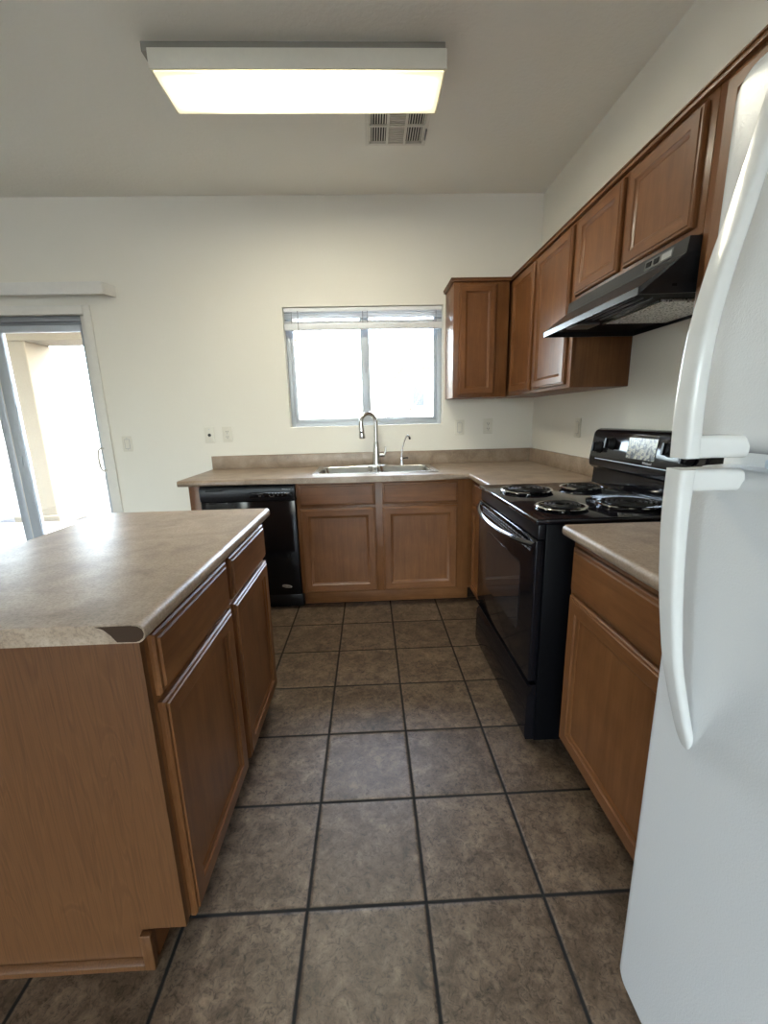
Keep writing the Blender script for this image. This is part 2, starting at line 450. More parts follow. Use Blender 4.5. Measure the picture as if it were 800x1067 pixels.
wall_with_holes('wall_right', 'y', 0.0, .15, RY0, .15, [], 'cream right wall behind stove and fridge')
LWIN = (-10.8, -6.4, .2, 2.5); RWIN = (-6.0, -.4, .1, 2.6)  # unseen openings, added so daylight reaches the kitchen from behind the camera
wall_with_holes('wall_left', 'y', RX0-.15, RX0, RY0, .15, [LWIN], 'cream left wall')
wall_with_holes('wall_rear', 'x', RY0-.15, RY0, RX0-.15, .15, [RWIN], 'cream rear wall behind the camera')

# kitchen window
def slider_window(name, loc, a0, a1, z0, z1, f0, f1, horiz='x', label=''):
    w = struct(name, loc, label=label, cat='window')
    def BB(bm, p0, p1, q0, q1, r0, r1, bev=.003):
        if horiz == 'x': B(bm, p0, p1, q0, q1, r0, r1, bev)
        else: B(bm, q0, q1, p0, p1, r0, r1, bev)
    t = .032; mid = (a0+a1)/2+.003
    bm = bmn()
    BB(bm, a0+.001, a0+t, f0, f1, z0+.001, z1-.001); BB(bm, a1-t, a1-.001, f0, f1, z0+.001, z1-.001)
    BB(bm, a0+t, a1-t, f0, f1, z0+.001, z0+t); BB(bm, a0+t, a1-t, f0, f1, z1-t, z1-.001)
    mk('window_frame', bm, 'alu', w)
    fm = (f0+f1)/2
    for k, (s0, s1, g0, g1) in enumerate(((a0+t, mid+.034, f0+.004, fm-.001), (mid-.034, a1-t, fm+.001, f1-.004))):
        bm = bmn(); q = .026
        qa, qb = (q, .066) if k == 0 else (.066, q)
        BB(bm, s0, s0+qa, g0, g1, z0+t, z1-t); BB(bm, s1-qb, s1, g0, g1, z0+t, z1-t); BB(bm, s0+qa, s1-qb, g0, g1, z0+t, z0+t+q); BB(bm, s0+qa, s1-qb, g0, g1, z1-t-q, z1-t)
        sash = mk('sash', bm, 'alu', w)
        bm = bmn(); gm = (g0+g1)/2; BB(bm, s0+qa-.004, s1-qb+.004, gm-.002, gm+.002, z0+t+q-.004, z1-t-q+.004, 0)
        mk('pane', bm, 'glass', sash, False)
    return w, mid
w1, wmid = slider_window('window_1', (-1.294, .09, 1.218), *WIN, .075, .125, label='kitchen sliding window with grey aluminium frame')
bm = bmn(); B(bm, wmid-.008, wmid+.008, .066, .078, 1.62, 1.70, .003); mk('latch', bm, 'alu', w1, label='small sash latch')
slider_window('added_window_2', (-6.48, -8.6, .2), *LWIN, -6.50, -6.45, 'y', 'unseen window added to the left wall for daylight')
slider_window('added_window_3', (-3.2, -11.58, .1), *RWIN, -11.60, -11.55, 'x', 'unseen window added to the rear wall for daylight')

# sliding patio door
d1 = struct('door_1', (-4.0, .08, 0), label='sliding glass patio door with aluminium frame', cat='door')
bm = bmn()
B(bm, DOOR[1]-.045, DOOR[1]-.002, .02, .13, .001, DOOR[3]-.002, .003); B(bm, DOOR[0]+.002, DOOR[0]+.045, .02, .13, .001, DOOR[3]-.002, .003)
B(bm, DOOR[0]+.045, DOOR[1]-.045, .02, .13, .001, .03, .003)
mk('door_frame', bm, 'trim', d1)
bm = bmn()
for k, (y0, y1, za, zb) in enumerate(((.02, .045, 2.005, 2.043), (.05, .085, 1.99, 2.043), (.09, .13, 1.975, 2.043))):
    B(bm, DOOR[0]+.046, DOOR[1]-.046, y0, y1, za, zb, .003)
mk('head_track', bm, 'alu_dark', d1)
def panel(x0, x1, y0, y1, st0, st1, hm):
    bm = bmn(); z0, z1 = .032, 1.985
    B(bm, x0, x0+st0, y0, y1, z0, z1, .004); B(bm, x1-st1, x1, y0, y1, z0, z1, .004)
    B(bm, x0+st0, x1-st1, y0, y1, z0, z0+.07, .004); B(bm, x0+st0, x1-st1, y0, y1, z1-.045, z1, .004)
    p = mk('sliding_panel', bm, hm, d1)
    bm = bmn(); ym = (y0+y1)/2; B(bm, x0+st0-.004, x1-st1+.004, ym-.003, ym+.003, z0+.066, z1-.04); mk('pane', bm, 'glass', p, False)
    return p
pr = panel(-3.99, DOOR[1]-.047, .03, .07, .075, .018, 'alu')
panel(DOOR[0]+.046, -4.015, .085, .125, .045, .085, 'alu')
bm = bmn()
hp = [(-3.318, .028, .925), (-3.335, -.008, .925), (-3.345, -.014, .955), (-3.347, -.016, 1.01), (-3.345, -.014, 1.065), (-3.335, -.008, 1.095), (-3.318, .028, 1.095)]
tube(bm, hp, .008, 8); mk('handle', bm, 'trim', pr, label='white curved pull handle')
bm = bmn(); B(bm, -3.965, -3.945, .016, .03, .98, 1.05, .003); mk('latch', bm, 'alu', pr)
bm = bmn(); B(bm, -4.013, -3.992, .050, .062, .034, 1.98, .002); mk('weather_strip', bm, 'trim', d1)
# casing round the door
bm = bmn(); c0, c1 = DOOR[1], DOOR[1]+.052
B(bm, c0, c1, -.016, -.0005, 0.0, DOOR[3]+.06, .004); B(bm, DOOR[0]-.052, DOOR[0], -.016, -.0005, 0.0, DOOR[3]+.06, .004); B(bm, DOOR[0], c0, -.016, -.0005, DOOR[3], DOOR[3]+.06, .004)
struct('trim_1', bm=bm, mats='trim', label='white casing round the patio door', cat='trim')

# ------------------------------------------------------------------ outside
bm = bmn(); B(bm, -60, 60, -60, 90, -.32, -.16)
struct('ground', bm=bm, mats='gravel', label='tan gravel yard', cat='ground')
bm = bmn(); B(bm, -9, -2.4, .16, 2.55, -.159, -.03, .01)
struct('patio_slab', bm=bm, mats='concrete', label='concrete patio slab outside the sliding door', cat='patio')
bm = bmn()
B(bm, -6.45, -5.93, 2.95, 3.45, -.158, 2.41, .015); B(bm, -6.52, -5.86, 2.88, 3.52, -.158, -.02, .015)
struct('patio_column', bm=bm, mats='stucco', label='tan stucco patio column', cat='column')
bm = bmn(); B(bm, -9.5, -2.3, 2.95, 3.45, 2.411, 2.95, .015)
struct('patio_beam', bm=bm, mats='stucco', label='tan stucco beam over the patio', cat='beam')
bm = bmn(); B(bm, -9.5, -2.3, .16, 3.7, 2.951, 3.1)
struct('patio_roof', bm=bm, mats='stucco2', label='patio cover', cat='roof')
bm = bmn(); B(bm, -30, 24, 9.0, 9.2, -.159, 1.05); B(bm, -30, 24, 8.97, 9.23, 1.0, 1.08, .01)
struct('fence_wall', bm=bm, mats='block', label='pale block fence wall at the end of the yard', cat='wall')
# neighbour house
nh = struct('neighbor_house', (4.5, 24, -.158), label='pale stucco house beyond the yard', cat='house')
bm = bmn(); B(bm, .8, 9, 22, 30, -.158, 4.0); mk('house_wall', bm, 'stucco2', nh)
bm = bmn(); prism(bm, [(.4, 21.5, 4.0), (9.4, 21.5, 4.0), (4.9, 26, 5.6)], (0, 9, 0)); mk('house_roof', bm, 'roof', nh)
for zx in (1.3, 2.6, 4.2):
    bm = bmn(); B(bm, zx, zx+.8, 21.95, 21.999, 1.8, 3.0); f = mk('house_window', bm, 'trim', nh)
    bm = bmn(); B(bm, zx+.07, zx+.73, 21.93, 21.951, 1.87, 2.93); mk('house_pane', bm, 'darkglass', f)
def bare_tree(x, y, h, seed):
    rnd = random.Random(seed); t = thing('bare_tree', '', 'tree', (x, y, -.16))
    bm = bmn(); tube(bm, [(x, y, -.2), (x+.03, y, h*.2), (x-.02, y+.02, h*.45)], [.07, .055, .045], 7)
    def br(p, d, L, r, lev):
        q = p+d*L; m = p+d*L*.5+Vector((rnd.uniform(-.05, .05), rnd.uniform(-.05, .05), 0))*L
        tube(bm, [p, m, q], [r, r*.8, r*.6], 5)
        if lev:
            for _ in range(3):
                d2 = (d+Vector((rnd.uniform(-.7, .7), rnd.uniform(-.7, .7), rnd.uniform(-.1, .6)))).normalized(); br(q, d2, L*.68, r*.58, lev-1)
    for k in range(5):
        a = k*1.3+rnd.random(); br(Vector((x-.02, y+.02, h*.45)), Vector((math.cos(a)*.6, math.sin(a)*.6, .8)).normalized(), h*.22, .03, 3)
    mk('branches', bm, 'bark', t); return t
bare_tree(-.55, 12.5, 2.6, 3)['label'] = 'bare branched tree seen through the right pane'
bare_tree(.55, 15, 3.4, 8)['label'] = 'taller bare tree beside the pale house'

# ------------------------------------------------------------------ cabinets
DOOR_T = .019
DPROF = [(0, 0), (0, .010), (.004, .0145), (.010, .0155), (.012, .019), (.050, .019), (.054, .014), (.060, .0125), (.066, .0075)]
WPROF = [(0, 0), (0, .010), (.004, .0145), (.010, .0155), (.012, .019), (.044, .019), (.048, .014), (.053, .0125), (.058, .0075)]
FPROF = [(0, 0), (0, .009), (.004, .0135), (.012, .0145), (.015, .019)]
def front(kind, parent, face, p, a0, a1, z0, z1, wide=True):
    """face '-Y': front at Y=p spanning X a0..a1; '-X': front at X=p spanning Y a0..a1; '+X' likewise"""
    a0, a1 = min(a0, a1), max(a0, a1); bm = bmn()
    if face == '-Y': o, U, N, gm = (a0, p, z0), X_, -Y_, 'wood_x'
    elif face == '-X': o, U, N, gm = (p, a0, z0), Y_, -X_, 'wood_y'
    else: o, U, N, gm = (p, a0, z0), Y_, X_, 'wood_y'
    if kind == 'door':
        rectloops(bm, o, U, Z_, N, a1-a0, z1-z0, DPROF if wide else WPROF, 0, 1, 0); return mk('door', bm, ['wood_z', gm], parent)
    rectloops(bm, o, U, Z_, N, a1-a0, z1-z0, FPROF, 0, 0, 0); return mk(kind, bm, gm, parent)
def carcass(parent, face, p, back, a0, a1, z0, z1, toe=None, mats='wood_z', fmat='wood_z', toe_h=.115):
    """open box of panels with a face frame slab whose front is at p"""
    a0, a1 = min(a0, a1), max(a0, a1); s = 1 if back > p else -1; t = .016
    def BB(bm, d0, d1, e0, e1, z0, z1, bev=.001):
        if face == '-Y': B(bm, e0, e1, d0, d1, z0, z1, bev)
        else: B(bm, d0, d1, e0, e1, z0, z1, bev)
    q = p+s*.02
    bm = bmn(); BB(bm, q, back, a0, a0+t, z0, z1); BB(bm, q, back, a1-t, a1, z0, z1); BB(bm, q, back, a0+t, a1-t, z0, z0+t); BB(bm, back-s*.008, back, a0+t, a1-t, z0+t, z1)
    if z0 > 1: BB(bm, q, back-s*.008, a0+t, a1-t, z1-t, z1)
    mk('carcass', bm, mats, parent)
    bm = bmn(); BB(bm, p, q, a0, a1, z0, z1, .0015); mk('face_frame', bm, fmat, parent)
    if toe:
        bm = bmn(); BB(bm, p+s*.085, back, a0, a1, 0, toe_h-.001); mk('toe_kick', bm, 'wood_x' if face == '-Y' else 'wood_y', parent)
ZB = .876
# end panel beside dishwasher
bm = bmn(); B(bm, -2.447, -2.3755, -.61, -.59, 0, ZB-.001, .002); B(bm, -2.447, -2.430, -.59, -.002, 0, ZB-.001, .002)
tag(mk('end_panel', bm, 'wood_z'), 'narrow upright wooden end panel left of the dishwasher', 'panel')
# sink base
t = thing('sink_cabinet', 'wooden double door sink base cabinet under the window', 'cabinet', (-1.19, -.3, 0))
carcass(t, '-Y', -.61, -.003, -1.766, -.612, .115, ZB-.001, True)
for a0, a1 in ((-1.745, -1.252), (-1.206, -.712)):
    front('drawer_front', t, '-Y', -.61, a0, a1, .722, .864); front('door', t, '-Y', -.61, a0, a1, .125, .706)
# corner base
t = thing('corner_base_cabinet', 'narrow wooden base cabinet in the corner left of the black stove', 'cabinet', (-.3, -.6, 0))
carcass(t, '-X', -.61, -.003, -1.128, -.004, .115, ZB-.001, True)
front('drawer_front', t, '-X', -.611, -1.115, -.665, .722, .864); front('door', t, '-X', -.611, -1.115, -.665, .125, .706)
# near right base
t = thing('base_cabinet', 'wooden base cabinet with one drawer between stove and white fridge', 'cabinet', (-.3, -2.3, 0))
carcass(t, '-X', -.61, -.003, -2.60, -2.0, .115, ZB-.001, True)
front('drawer', t, '-X', -.611, -2.585, -2.022, .700, .850); front('door', t, '-X', -.611, -2.585, -2.022, .125, .684)

# island
IX0, IX1, IY0, IY1 = -2.37, -1.752, -2.540, -1.585
t = thing('island_cabinet', 'wooden kitchen island cabinet with two doors and two drawers', 'cabinet', (-2.06, -2.07, 0))
bm = bmn()
prism(bm, [(IX0, IY0, .012), (IX1-.085, IY0, .012), (IX1-.085, IY0, .108), (IX1, IY0, .108), (IX1, IY0, ZB-.001), (IX0, IY0, ZB-.001)], (0, .016, 0))
mk('end_panel', bm, 'veneer', t, False)
bm = bmn(); B(bm, IX0, IX0+.016, IY0+.017, IY1, .0, ZB-.001); mk('back_panel', bm, 'veneer', t, False)
bm = bmn(); B(bm, IX0+.017, IX1-.021, IY1-.016, IY1, .115, ZB-.001); B(bm, IX0+.017, IX1-.021, IY0+.017, IY1-.017, .109, .125); mk('carcass', bm, 'wood_z', t)
bm = bmn(); B(bm, IX1-.02, IX1-.0005, IY0+.0165, IY1, .108, ZB-.001, .0015); mk('face_frame', bm, 'wood_z', t)
bm = bmn(); B(bm, IX1-.10, IX1-.085, IY0+.0165, IY1-.02, 0, .107); mk('toe_kick', bm, 'wood_y', t)
bm = bmn(); prism(bm, [(IX0, IY0-.001, 0), (IX0, IY0-.014, 0), (IX0, IY0-.014, .014), (IX0, IY0-.009, .020), (IX0, IY0-.001, .023)], (IX1-.085-IX0-.02, 0, 0)); mk('shoe_molding', bm, 'veneer', t)
bm = bmn(); B(bm, IX1-.104, IX1-.078, IY0-.016, IY0-.001, 0, .108, .003); mk('corner_strip', bm, 'veneer', t)
for a0, a1 in ((-2.512, -2.060), (-2.024, -1.592)):
    front('drawer', t, '+X', IX1, a0, a1, .712, .852); front('door', t, '+X', IX1, a0, a1, .100, .694)

# ------------------------------------------------------------------ countertops
def counter_poly(xs, ys, inside, z0, z1, bevsel, r=.016):
    bm = bmn(); vd = {}
    def V(x, y):
        if (x, y) not in vd: vd[(x, y)] = bm.verts.new((x, y, z1))
        return vd[(x, y)]
    fs = []
    for i in range(len(xs)-1):
        for j in range(len(ys)-1):
            if inside((xs[i]+xs[i+1])/2, (ys[j]+ys[j+1])/2):
                fs.append(bm.faces.new((V(xs[i], ys[j]), V(xs[i+1], ys[j]), V(xs[i+1], ys[j+1]), V(xs[i], ys[j+1]))))
    ex = bmesh.ops.extrude_face_region(bm, geom=fs)
    nv = [g for g in ex['geom'] if isinstance(g, bmesh.types.BMVert)]
    for v in nv: v.co.z = z0
    es = [e for e in bm.edges if abs(e.verts[0].co.z-e.verts[1].co.z) < 1e-6 and bevsel((e.verts[0].co+e.verts[1].co)/2, e) and len(e.link_faces) == 2 and e.calc_face_angle(0) > 1]
    bmesh.ops.bevel(bm, geom=es, offset=r, segments=5, profile=.5, affect='EDGES')
    return bm
CF = -.647
SX0, SX1, SY0, SY1 = -1.635, -.860, -.520, -.105
t = thing('countertop', 'long L shaped tan laminate worktop holding the sink', 'countertop', (-1.3, -.32, ZB))
bm = counter_poly([-2.5, SX0, SX1, CF, -.002], [-1.130, CF, SY0, SY1, -.002],
    lambda x, y: (y > CF or x > CF) and not (SX0 < x < SX1 and SY0 < y < SY1), ZB, .914,
    lambda c, e: (abs(c.y-CF) < 1e-4 and c.x < CF+1e-4) or (abs(c.x-CF) < 1e-4 and c.y < CF+1e-4))
mk('worktop', bm, 'laminate', t)
bm = bmn(); B(bm, -2.497, -.002, -.021, -.002, .9145, 1.016, .003); B(bm, -.021, -.002, -1.125, -.0215, .9145, 1.016, .003)
mk('backsplash', bm, 'laminate', t)
t = thing('countertop', 'short tan laminate worktop between stove and white fridge', 'countertop', (-.32, -2.3, ZB))
bm = counter_poly([CF, -.002], [-2.605, -1.982], lambda x, y: True, ZB, .914, lambda c, e: abs(c.x-CF) < 1e-4)
mk('worktop', bm, 'laminate', t)
bm = bmn(); B(bm, -.021, -.002, -2.605, -1.984, .9145, 1.016, .003); mk('backsplash', bm, 'laminate', t)
t = thing('island_countertop', 'tan laminate island top with a chipped front corner', 'countertop', (-2.05, -2.06, ZB))
TX0, TX1, TY0, TY1 = -2.40, -1.712, -2.585, -1.558
bm = counter_poly([TX0, TX1], [TY0, TY1], lambda x, y: True, ZB, .914, lambda c, e: abs(c.x-TX1) < 1e-4)
mk('worktop', bm, 'laminate', t)
bm = bmn()
pts = [(TX1-.088, .9115), (TX1-.074, .906), (TX1-.062, .894), (TX1-.052, .8795), (TX1-.018, .8785)] + [(TX1-.0165+.0155*math.cos(a), .895+.0158*math.sin(a)) for a in (-1.2, -.6, 0, .6, 1.2)] + [(TX1-.024, .9118)]
prism(bm, [(x, TY0-.0012, z) for x, z in pts], (0, .001, 0)); mk('exposed_core', bm, 'core', t, False, label='dark bare patch where the edge strip has chipped off')

# ------------------------------------------------------------------ sink and taps
t = thing('sink', 'double bowl stainless steel sink set in the worktop', 'sink', (-1.245, -.31, .914))
RX = (-1.665, -.826); RYy = (-.548, -.072); mid = -1.2455
zt = .921; bm = bmn()
for k, (x0, x1) in enumerate(((RX[0], mid), (mid, RX[1]))):
    cx, w = (x0+x1)/2, x1-x0; cy, h = (RYy[0]+RYy[1])/2, RYy[1]-RYy[0]
    bx0 = x0+(.034 if k == 0 else .014); bx1 = x1-(.014 if k == 0 else .034)
    bcx, bw = (bx0+bx1)/2, bx1-bx0; bcy, bh = -.325, .365
    U, V = X_, Y_
    loops = [rrect((cx, cy, .9143), U, V, w, h, .003), rrect((cx, cy, zt), U, V, w-.004 if False else w, h, .003), rrect((bcx, bcy, zt), U, V, bw, bh, .05), rrect((bcx, bcy, zt-.006), U, V, bw-.008, bh-.008, .05),
             rrect((bcx, bcy, zt-.15), U, V, bw-.03, bh-.03, .06), rrect((bcx, bcy, zt-.172), U, V, bw-.08, bh-.08, .05), rrect((bcx, bcy, zt-.178), U, V, .09, .09, .0449)]
    loft(bm, loops, False, True)
bmesh.ops.remove_doubles(bm, verts=bm.verts[:], dist=1e-5)
mk('basin', bm, 'steel', t)
for cx in (-1.44, -1.05):
    bm = bmn(); lathe(bm, (cx, -.325, zt-.1775), [(.042, 0), (.042, .003), (.034, .0035), (.03, .001), (.012, .001)], n=20); mk('drain', bm, 'chrome', t)

fx, fy = -1.228, -.105
t = thing('kitchen_faucet', 'tall brushed nickel pull down faucet arching over the sink', 'faucet', (fx, fy, zt))
bm = bmn(); loft(bm, [rrect((fx-.04, fy, zt+.0005), X_, Y_, .25, .056, .027, 6), rrect((fx-.04, fy, zt+.006), X_, Y_, .25, .056, .027, 6), rrect((fx-.04, fy, zt+.009), X_, Y_, .24, .046, .022, 6)]); mk('deck_plate', bm, 'nickel', t)
bm = bmn(); lathe(bm, (fx, fy, zt+.0095), [(.033, 0), (.033, .006), (.030, .02), (.027, .09), (.022, .14), (.0165, .17)], n=20); mk('body', bm, 'nickel', t)
bm = bmn(); R = .062; zs = 1.245; d = Vector((-.87, -.49, 0)).normalized(); base = Vector((fx, fy, 0)); ctr = base+d*R
pts = [base+Z_*(zt+.168), base+Z_*1.15, base+Z_*zs]
for k in range(1, 13):
    a = PI-PI*k/12*1.06; pts.append(ctr+d*(R*math.cos(a))+Z_*(zs+R*math.sin(a)))
pts = [Vector(p) for p in pts]; tube(bm, pts, .0150, 14); mk('spout', bm, 'nickel', t)
e = pts[-1]; tn = (pts[-1]-pts[-2]).normalized()
bm = bmn(); tube(bm, [e-tn*.004, e+tn*.015, e+tn*.06, e+tn*.095, e+tn*.105], [.0160, .0175, .0195, .0240, .0225], 16); sh = mk('spray_head', bm, 'nickel', t)
bm = bmn(); q = e+tn*.06+Vector((-.003, -.0195, 0)); lathe(bm, q, [(.008, -.002), (.008, .003), (.005, .004)], '-Y', 12); mk('button', bm, 'black_satin', sh)
bm = bmn(); tube(bm, [(fx+.015, fy, 1.0), (fx+.062, fy, 1.0)], [.016, .015], 14); tube(bm, [(fx+.058, fy, 1.0), (fx+.066, fy-.002, 1.02), (fx+.070, fy-.006, 1.065)], [.009, .0065, .005], 10); mk('lever', bm, 'nickel', t)

gx, gy = -1.038, -.100
t = thing('water_filter_tap', 'small slim drinking water tap right of the kitchen faucet', 'faucet', (gx, gy, zt))
bm = bmn(); lathe(bm, (gx, gy, zt+.0005), [(.020, 0), (.020, .004), (.013, .008), (.0115, .04), (.013, .05), (.009, .058)], n=16); mk('body', bm, 'chrome', t)
bm = bmn(); tube(bm, [(gx, gy, zt+.055), (gx+.004, gy-.003, 1.03), (gx+.018, gy-.012, 1.085), (gx+.034, gy-.022, 1.128), (gx+.044, gy-.028, 1.140), (gx+.054, gy-.034, 1.136), (gx+.060, gy-.038, 1.122)], .0065, 10); sp = mk('spout', bm, 'chrome', t)
bm = bmn(); tube(bm, [(gx+.058, gy-.037, 1.128), (gx+.063, gy-.040, 1.112)], [.008, .0075], 10); mk('tip', bm, 'black_satin', sp, label='dark spout tip')
bm = bmn(); tube(bm, [(gx+.008, gy, zt+.047), (gx+.038, gy-.006, zt+.052), (gx+.05, gy-.008, zt+.05)], [.005, .0045, .006], 8); mk('lever', bm, 'black_satin', t, label='short black lever')

# ------------------------------------------------------------------ dishwasher
t = thing('dishwasher', 'black built in dishwasher left of the sink cabinet', 'dishwasher', (-2.075, -.3, 0))
DX0, DX1 = -2.374, -1.770
bm = bmn(); B(bm, DX0+.004, DX1-.004, -.585, -.03, .10, .868); mk('tub', bm, 'black_flat', t)
bm = bmn(); B(bm, DX0, DX1, -.626, -.587, .115, .770, .006, 3); dd = mk('door', bm, 'black', t)
bm = bmn(); U, V = X_, Z_
cxm = (DX0+DX1)/2
prism(bm, [(DX0, -.588, .868), (DX0, -.588, .772), (DX0, -.628, .772), (DX0, -.634, .80), (DX0, -.634, .85), (DX0, -.628, .864), (DX0, -.615, .868)], (DX1-DX0, 0, 0)); cp = mk('control_panel', bm, 'black_satin', t)
bm = bmn(); B(bm, -2.335, -2.225, -.6355, -.6335, .838, .848, .0008); mk('vent_slot', bm, 'black_flat', cp)
bm = bmn(); B(bm, -2.06, -1.79, -.6350, -.6335, .793, .826, .0006); mk('button_strip', bm, 'black', cp)
for k in range(6):
    bm = bmn(); x = -1.93+k*.020; B(bm, x-.006, x+.006, -.6362, -.6350, .817, .8205); mk('print_mark', bm, 'print', cp, False)
for k in range(4):
    bm = bmn(); x = -1.93+k*.027; B(bm, x-.003, x+.003, -.6362, -.6350, .803, .808); mk('indicator', bm, 'print', cp, False)
for x0, x1, za, zc_ in ((-1.93, -1.90, .7955, .798), (-2.01, -1.97, .815, .8175), (-2.0, -1.985, .800, .807)):
    bm = bmn(); B(bm, x0, x1, -.6362, -.6350, za, zc_); mk('print_line', bm, 'lens', cp, False)
bm = text_bm('Whirlpool', .013, (-1.822, -.6345, .843), X_, Z_, -Y_); mk('lettering', bm, 'text', cp, False, label='small pale grey maker lettering')
bm = bmn(); c = Vector((-1.865, -.6262, .178)); ua = Vector((.985, 0, -.17)); va = Vector((.17, 0, .985))
loft(bm, [circ(c, ua, va, .033, 24, .0115), circ(c-Y_*.002, ua, va, .033, 24, .0115), circ(c-Y_*.003, ua, va, .030, 24, .0095)]); bd = mk('badge', bm, 'badge', dd, label='small silver oval sticker')
bm = bmn(); loft(bm, [circ(c-Y_*.0032-ua*.012, ua, va, .010, 14, .004), circ(c-Y_*.0036-ua*.012, ua, va, .010, 14, .004)]); loft(bm, [circ(c-Y_*.0032+ua*.012, ua, va, .011, 14, .0045), circ(c-Y_*.0036+ua*.012, ua, va, .011, 14, .0045)]); mk('print_mark', bm, 'lens', bd, False)
bm = bmn(); B(bm, DX0+.004, DX1-.004, -.56, -.50, .0, .098, .002); mk('kick_plate', bm, 'black_satin', t)

# ------------------------------------------------------------------ range
RY_F, RY_N = -1.133, -1.915
t = thing('electric_range', 'black electric coil stove with oven against the right wall', 'stove', (-.36, -1.53, 0))
bm = bmn(); B(bm, -.669, -.03, RY_N+.004, RY_F-.004, .014, .896, .003); mk('body', bm, 'black_side', t)
for x, y in ((-.62, RY_N+.04), (-.62, RY_F-.04), (-.08, RY_N+.04), (-.08, RY_F-.04)):
    bm = bmn(); lathe(bm, (x, y, 0), [(.018, 0), (.018, .008), (.010, .009), (.010, .0139)], n=12); mk('leg', bm, 'black_flat', t)
bm = bmn(); B(bm, -.708, -.035, RY_N, RY_F, .897, .9165, .007, 4); ct = mk('cooktop', bm, 'black_gloss', t)
bm = bmn(); B(bm, -.696, -.671, RY_N+.008, RY_F-.008, .842, .896, .004); mk('vent_trim', bm, 'black_satin', t)
bm = bmn(); B(bm, -.704, -.671, RY_N+.006, RY_F-.006, .276, .838, .006, 3); od = mk('oven_door', bm, 'black', t)
bm = bmn(); loft(bm, [rrect((-.7043, -1.535, .565), Y_, Z_, .47, .29, .02), rrect((-.7055, -1.535, .565), Y_, Z_, .47, .29, .02)]); mk('oven_window', bm, 'oven_glass', od)
bm = bmn()
n = 22
for k in range(n+1):
    pass
hp = []
for k in range(n+1):
    u = -1+2*k/n; y = -1.5325+u*.372; hp.append((-.708-.056*(1-abs(u)**2.4), y, .822-.010*(1-u*u)))
loops = []
for p_ in hp:
    loops.append(rrect(p_, Vector((.8, 0, .6)), Vector((-.6, 0, .8)), .022, .014, .006, 3))
loft(bm, loops); mk('handle', bm, 'black_gloss', od)
bm = bmn()
for k in range(20):
    y = RY_F-.08-k*.033; B(bm, -.7065, -.7043, y-.022, y, .800, .806); B(bm, -.7065, -.7043, y-.022, y, .812, .818); B(bm, -.7065, -.7043, y-.022, y, .788, .794)
mk('vent_slots', bm, 'alu_dark', od, False)
bm = bmn(); prism(bm, [(-.671, RY_N+.006, .262), (-.671, RY_N+.006, .020), (-.702, RY_N+.006, .020), (-.708, RY_N+.006, .045), (-.704, RY_N+.006, .215), (-.690, RY_N+.006, .235), (-.690, RY_N+.006, .250), (-.708, RY_N+.006, .258), (-.708, RY_N+.006, .264)], (0, RY_F-RY_N-.012, 0)); mk('storage_drawer', bm, 'black', t)
# backguard
bm = bmn(); prism(bm, [(-.036, RY_F-.004, .918), (-.105, RY_F-.004, .918), (-.100, RY_F-.004, 1.0), (-.036, RY_F-.004, 1.0)], (0, RY_N-RY_F+.008, 0)); mk('riser', bm, 'black', t)
bm = bmn()
prof = [(-.036, .0), (-.118, .0), (-.128, .010), (-.130, .030), (-.112, .175), (-.104, .188), (-.09, .195), (-.036, .195)]
L = []
for y, s in ((RY_F, .0), (RY_F-.006, 0), (RY_F-.018, 0), (RY_N+.018, 0), (RY_N+.006, 0), (RY_N, 0)):
    ins = {RY_F: .016, RY_F-.006: .006, RY_F-.018: 0, RY_N+.018: 0, RY_N+.006: .006, RY_N: .016}[y]
    cxp, czp = -.08, .1
    L.append([(-.036 + (x+.036)*(1-ins*2), y, 1.001+.0+ (z-czp)*(1-ins*6)+czp) for x, z in prof])
loft(bm, L); bg_ = mk('backguard', bm, 'black', t)
# face plane of the backguard: from (-.130,1.031) to (-.112,1.176)
fd = Vector((.018, 0, .145)).normalized(); fn = Vector((-.145, 0, .018)).normalized()
def onface(y, s, off=0): return Vector((-.130, y, 1.031))+fd*s+fn*off
for y, s in ((-1.212, .075), (-1.318, .098), (-1.72, .098), (-1.825, .075)):
    bm = bmn(); U = Y_.copy(); V = fd
    loft(bm, [circ(onface(y, s, .0005), U, V, .030, 24), circ(onface(y, s, .006), U, V, .030, 24), circ(onface(y, s, .010), U, V, .026, 24), circ(onface(y, s, .024), U, V, .023, 24), circ(onface(y, s, .026), U, V, .021, 24)])
    loft(bm, [rrect(onface(y, s, .020), U, V, .014, .050, .004), rrect(onface(y, s, .036), U, V, .011, .046, .004)])
    mk('knob', bm, 'black_satin', bg_)
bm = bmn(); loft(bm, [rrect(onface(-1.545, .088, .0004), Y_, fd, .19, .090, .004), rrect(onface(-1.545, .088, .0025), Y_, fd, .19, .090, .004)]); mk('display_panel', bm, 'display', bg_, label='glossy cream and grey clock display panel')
bm = bmn(); loft(bm, [rrect(onface(-1.545, .018, .0003), Y_, fd, .70, .0035, .001), rrect(onface(-1.545, .018, .0012), Y_, fd, .70, .0035, .001)]); mk('trim_line', bm, 'alu', bg_)
bm = text_bm('Whirlpool', .014, onface(-1.60, .031, .0012), -Y_, fd, fn); mk('lettering', bm, 'text', bg_, False, label='small pale grey maker lettering')
